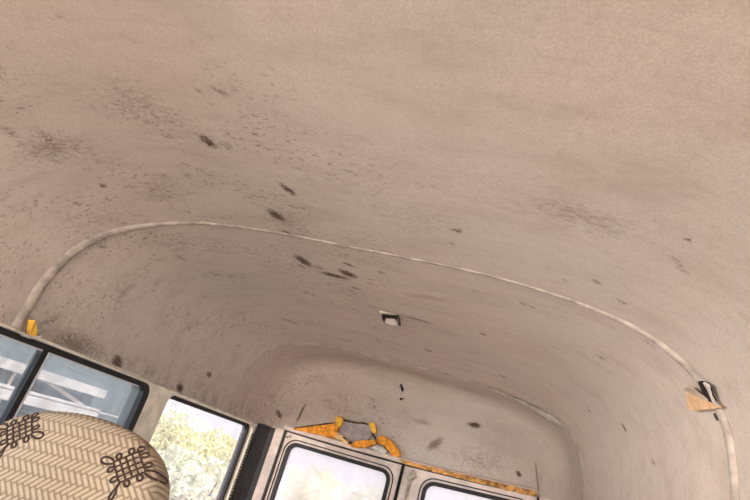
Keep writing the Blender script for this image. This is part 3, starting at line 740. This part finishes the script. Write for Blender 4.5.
def smooth_outline():
    pts = [(x, z) for x, z in half] + [(-x, z) for x, z in half[-2:0:-1]]
    for _ in range(3):
        q = []
        for a, b in zip(pts, pts[1:] + pts[:1]):
            q += [(a[0] * .75 + b[0] * .25, a[1] * .75 + b[1] * .25), (a[0] * .25 + b[0] * .75, a[1] * .25 + b[1] * .75)]
        pts = q
    return pts
OUTL = smooth_outline(); OC = (0.0, 0.42)
KEXP, TH = 4.5, 0.058
def dome(s): return TH * max(0.0, 1 - s ** KEXP) ** (1 / KEXP)
MB = Matrix.Translation(V(*SEAT_TOP)) @ Matrix.Rotation(TILT, 4, 'Y') @ Matrix.Rotation(-LEAN, 4, 'X') @ Matrix.Translation((0, 0, -BH))
seat = empty('van_seat', Vector((SEAT_TOP.x, 0.66, CZ - 0.95)))
tag(seat, 'reclined van seat in cream woven cover with brown knot emblems', 'seat')
def place(o, m):          # oriented part: keep its own frame for the cloth pattern
    o.parent = seat; o.matrix_world = m
    o.matrix_parent_inverse = Matrix.Identity(4)
    o.matrix_basis = Matrix.Translation(-seat.location) @ m
    return o
bm = bmesh.new(); rings = []
ss = [0.0015] + [0.1 * i for i in range(1, 8)] + [0.76, 0.82, 0.87, 0.91, 0.94, 0.965, 0.983, 0.995, 1.0]
for sgn in (-1, 1):
    for s in (ss if sgn < 0 else ss[-2::-1]):
        rings.append([bm.verts.new((OC[0] + (x - OC[0]) * s, sgn * dome(s), OC[1] + (z - OC[1]) * s)) for x, z in OUTL])
for A, B in zip(rings, rings[1:]):
    n = len(A)
    for i in range(n): bm.faces.new((A[i], A[(i + 1) % n], B[(i + 1) % n], B[i]))
bm.faces.new(rings[0]); bm.faces.new(rings[-1])
for v in bm.verts: v.co.y += 0.004 * noise.noise(v.co * 7)
back = place(link('backrest', bm, CLOTH), MB)
def on_back(x, z, up=0.0):
    dx, dz = x - OC[0], z - OC[1]; r = math.hypot(dx, dz); th = math.atan2(dz, dx)
    best = 1.0
    for (ax, az), (bx, bz) in zip(OUTL, OUTL[1:] + OUTL[:1]):
        a, b = (ax - OC[0], az - OC[1]), (bx - OC[0], bz - OC[1])
        det = (b[0] - a[0]) * dz - (b[1] - a[1]) * dx
        if abs(det) < 1e-12: continue
        # ray t*(dx,dz) hits a + k*(b-a)
        k_ = (a[1] * dx - a[0] * dz) / det
        hx, hz = a[0] + k_ * (b[0] - a[0]), a[1] + k_ * (b[1] - a[1])
        if 0 <= k_ <= 1 and hx * dx + hz * dz > 0: best = math.hypot(hx, hz) / max(r, 1e-6); break
    s = min(1.0, 1.0 / best)
    p = Vector((x, -dome(s), z)); p.y += 0.004 * noise.noise(p * 7)
    return p + Vector((0, -up, 0))
THREAD = plain('dark_brown_thread', (0.060, 0.034, 0.024), 0.85, 0.2, 200)
def stroke(bm, pts, r):
    tube_bm([on_back(x, z, 0.0006) for x, z in pts], r, 6, bm, flat=0.45, nrm=(0, 1, 0))
def knot(cx_, cz_, size):
    bm = bmesh.new(); S = size
    L = 0.5 * S      # half diagonal of the woven lattice
    rot = lambda a, b: (cx_ + (a - b) * 0.7071, cz_ + (a + b) * 0.7071 * 0.92)
    h_ = L * 0.7071; r = S * 0.034
    N = 4
    for q in range(N + 1):
        c = -h_ + 2 * h_ * q / N
        for off in (0,):
            stroke(bm, [rot(c + off, -h_ + 2 * h_ * m / 8) for m in range(9)], r * 0.85)
            stroke(bm, [rot(-h_ + 2 * h_ * m / 8, c + off) for m in range(9)], r * 0.85)
    def petal(base, ang, ln, wd):
        pts = []
        for m in range(15):
            a = pi * (m / 14) * 1.0
            t = 2 * pi * m / 14
            px = ln * (1 - cos(t)) / 2; py = wd * sin(t) * (0.6 + 0.4 * (1 - cos(t)) / 2)
            pts.append((base[0] + px * cos(ang) - py * sin(ang), base[1] + px * sin(ang) + py * cos(ang)))
        stroke(bm, pts, r)
    for side, ang in ((0, pi / 4), (1, 3 * pi / 4), (2, 5 * pi / 4), (3, 7 * pi / 4)):
        for m in (-0.5, 0.5):
            b = {0: rot(h_, m * h_), 1: rot(m * h_, h_), 2: rot(-h_, m * h_), 3: rot(m * h_, -h_)}[side]
            petal(b, ang, S * 0.20, S * 0.085)
    petal((cx_ - L * 0.95, cz_), pi, S * 0.42, S * 0.12); petal((cx_ + L * 0.95, cz_), 0, S * 0.42, S * 0.12)
    petal((cx_, cz_ + L * 0.92), pi / 2, S * 0.18, S * 0.10)
    zb_ = cz_ - L * 0.92
    stroke(bm, [(cx_, zb_), (cx_, zb_ - S * 0.18)], r * 1.2); stroke(bm, [(cx_ - S * .03, zb_ - S * .12), (cx_ + S * .03, zb_ - S * .12)], r * 2)
    petal((cx_, zb_ - S * 0.16), -pi / 2, S * 0.32, S * 0.07)
    o = link('knot_emblem', bm, THREAD); o.parent = back; o['label'] = 'dark brown endless knot emblem'
    return o
knot(0.135, BH - 0.073, 0.060); knot(-0.106, BH - 0.062, 0.061)
link('cushion', (lambda b: (bmesh.ops.bevel(b, geom=b.edges[:], offset=0.05, segments=4, affect='EDGES'), b)[1])(box_bm((-0.24 + SEAT_TOP.x, 0.28, CZ - 0.72), (0.24 + SEAT_TOP.x, 0.76, CZ - 0.57))), CLOTH, seat)
link('pedestal', box_bm((-0.20 + SEAT_TOP.x, 0.34, CZ - 0.95), (0.20 + SEAT_TOP.x, 0.74, CZ - 0.72), 0.01), SEATDARK, seat, smooth=False)

# ------------------------------------------------------------------ outside
bm = bmesh.new()
N = 40
vs = [[bm.verts.new((-60 + 120 * i / N, -40 + 120 * j / N, 0.05 * noise.noise(Vector((i * .7, j * .7, 0))) * min(1, max(0, (math.hypot(-60 + 120 * i / N, -40 + 120 * j / N) - 5) / 5)))) for j in range(N + 1)] for i in range(N + 1)]
for i in range(N):
    for j in range(N): bm.faces.new((vs[i][j], vs[i + 1][j], vs[i + 1][j + 1], vs[i][j + 1]))
tag(link('ground', bm, DIRT), 'pale dry ground outside the van', 'ground', kind='structure')

def leaf_mat(name, a, b):
    k = NT(name); oi = k.n('ShaderNodeTexCoord')
    f = k.noise(oi.outputs['Object'], 2.5, 3)
    df = k.n('ShaderNodeBsdfDiffuse'); tl = k.n('ShaderNodeBsdfTranslucent'); mx = k.n('ShaderNodeMixShader'); mx.inputs[0].default_value = 0.4
    c = k.mix(k.ramp(f, 0.3, 0.7), a, b); k.l(c, df.inputs[0]); k.l(c, tl.inputs[0])
    o = k.n('ShaderNodeOutputMaterial'); k.l(df.outputs[0], mx.inputs[1]); k.l(tl.outputs[0], mx.inputs[2]); k.l(mx.outputs[0], o.inputs[0]); return k.m
LEAF = leaf_mat('yellow_green_leaf', (0.66, 0.64, 0.26), (0.92, 0.90, 0.66))
LEAF2 = leaf_mat('pale_green_leaf', (0.60, 0.66, 0.42), (0.90, 0.88, 0.82))
BARK = plain('grey_bark', (0.32, 0.26, 0.22), 0.9)
def bush(x, y, h, r, label, mat, seed, n=1500, leaf=0.07):
    rnd = random.Random(seed); root = empty('bush', (x, y, 0.0)); tag(root, label, 'bush', 'bushes outside the van')
    bm = bmesh.new()
    blobs = [(rnd.uniform(-.6, .6) * r, rnd.uniform(-.6, .6) * r, rnd.uniform(.35, .8) * h, rnd.uniform(.35, .6) * r) for _ in range(9)]
    for _ in range(n):
        bx, by, bz, br = rnd.choice(blobs)
        d = Vector((rnd.gauss(0, 1), rnd.gauss(0, 1), rnd.gauss(0, 1))).normalized() * br * rnd.uniform(.6, 1.05)
        c = Vector((x + bx, y + by, max(0.05, bz) + 0)) + d
        if c.z < 0.03: continue
        c.z = min(c.z, h)
        a = Vector((rnd.gauss(0, 1), rnd.gauss(0, 1), rnd.gauss(0, .7))).normalized(); b = a.cross(Vector((rnd.gauss(0, 1), rnd.gauss(0, 1), rnd.gauss(0, 1)))).normalized()
        L = leaf * rnd.uniform(.7, 1.4)
        f = [bm.verts.new(c - a * L), bm.verts.new(c + b * L * .45), bm.verts.new(c + a * L), bm.verts.new(c - b * L * .45)]
        bm.faces.new(f)
    link('foliage', bm, mat, root, smooth=False)
    bm = bmesh.new()
    for _ in range(6):
        bx, by, bz, br = rnd.choice(blobs)
        tube_bm([(x + bx * .1, y + by * .1, 0), (x + bx * .5, y + by * .5, bz * .5), (x + bx, y + by, bz)], [0.03, 0.022, 0.01], 6, bm)
    link('stem', bm, BARK, root)
for i, (x, y, h, r, m, lb) in enumerate((
    (-5.6, 10.3, 1.62, 0.9, LEAF, 'leafy yellow green bush filling the middle of quarter window'),
    (-5.2, 12.0, 1.74, 0.9, LEAF, 'taller yellow green bush behind rear edge of quarter window'),
    (-4.6, 9.6, 1.05, 0.8, LEAF2, 'low pale green bush at the bottom of quarter window'),
    (-7.5, 12.6, 1.80, 1.2, LEAF2, 'pale bush farther back behind the yellow green bushes'),
    (-3.6, 13.6, 1.45, 0.9, LEAF, 'small yellow bush seen low through left pane of the rear doors'),
    (-1.9, 15.5, 1.35, 1.0, LEAF2, 'low pale bush seen through the rear door window beside the seam'))):
    bush(x, y, h, r, lb, m, 11 + i, 2200 if i < 3 else 1300, 0.065)

# shed and timber rack seen through the sliding window
SHED = plain('blue_grey_sheeting', (0.25, 0.25, 0.25), 0.8, 0.06, 1.2)
PALEWOOD = plain('pale_weathered_timber', (0.88, 0.70, 0.63), 0.9, 0.15, 6)
DARKWOOD = plain('grey_timber', (0.20, 0.19, 0.21), 0.9, 0.2, 6)
root = empty('shed', (-5.2, 5.0, 0)); tag(root, 'blue grey sheet metal shed far beyond the sliding window', 'shed')
bm = bmesh.new(); n = 120
lo, hi = [], []
for i in range(n + 1):
    y = 1.8 + 6.6 * i / n; x = -5.2 + 0.004 * cos(i * pi / 2)
    lo.append(bm.verts.new((x, y, 0))); hi.append(bm.verts.new((x, y, 2.6)))
for i in range(n): bm.faces.new((lo[i], lo[i + 1], hi[i + 1], hi[i]))
add_box(bm, (-8.2, 1.8, 0), (-5.24, 8.4, 2.55))
link('wall', bm, SHED, root, smooth=False)
bm = bar_bm((-5.0, 5.1, 2.62), (-8.4, 5.1, 3.3), 0.08, 7.0, None, (0, 1, 0)); link('roof', bm, SHED, root, smooth=False)
def zz(z): return z + CZ
root = empty('timber_rack', (-3.0, 3.6, 0)); tag(root, 'weathered timber rack of pale rails and posts outside the sliding window', 'timber rack')
FX = -3.0
for (y0, y1, z0, z1, m) in ((1.9, 4.40, -0.040, 0.034, PALEWOOD), (1.9, 4.42, -0.235, -0.135, PALEWOOD), (3.2, 4.95, -0.166, -0.152, PALEWOOD), (1.9, 4.5, -0.52, -0.42, PALEWOOD), (1.9, 4.5, -0.85, -0.75, PALEWOOD)):
    link('rail', box_bm((FX - 0.04, y0, zz(z0)), (FX + 0.02, y1, zz(z1)), 0.004), m, root, smooth=False)
for (y, wd, m) in ((2.05, 0.09, PALEWOOD), (3.22, 0.03, PALEWOOD), (3.33, 0.10, DARKWOOD), (3.42, 0.03, PALEWOOD), (4.30, 0.10, DARKWOOD)):
    link('post', box_bm((FX - 0.10, y - wd / 2, 0.0), (FX - 0.045, y + wd / 2, zz(0.02)), 0.004), m, root, smooth=False)
link('brace', bar_bm((FX - 0.06, 3.72, zz(-0.03)), (FX - 0.06, 4.26, zz(-0.14)), 0.03, 0.03), PALEWOOD, root, smooth=False)
for k in range(9):
    link('board', box_bm((FX - 0.16, 1.95, zz(-1.25 + k * 0.137)), (FX - 0.11, 4.38, zz(-1.25 + k * 0.137 + 0.128)), 0.003), DARKWOOD, root, smooth=False)
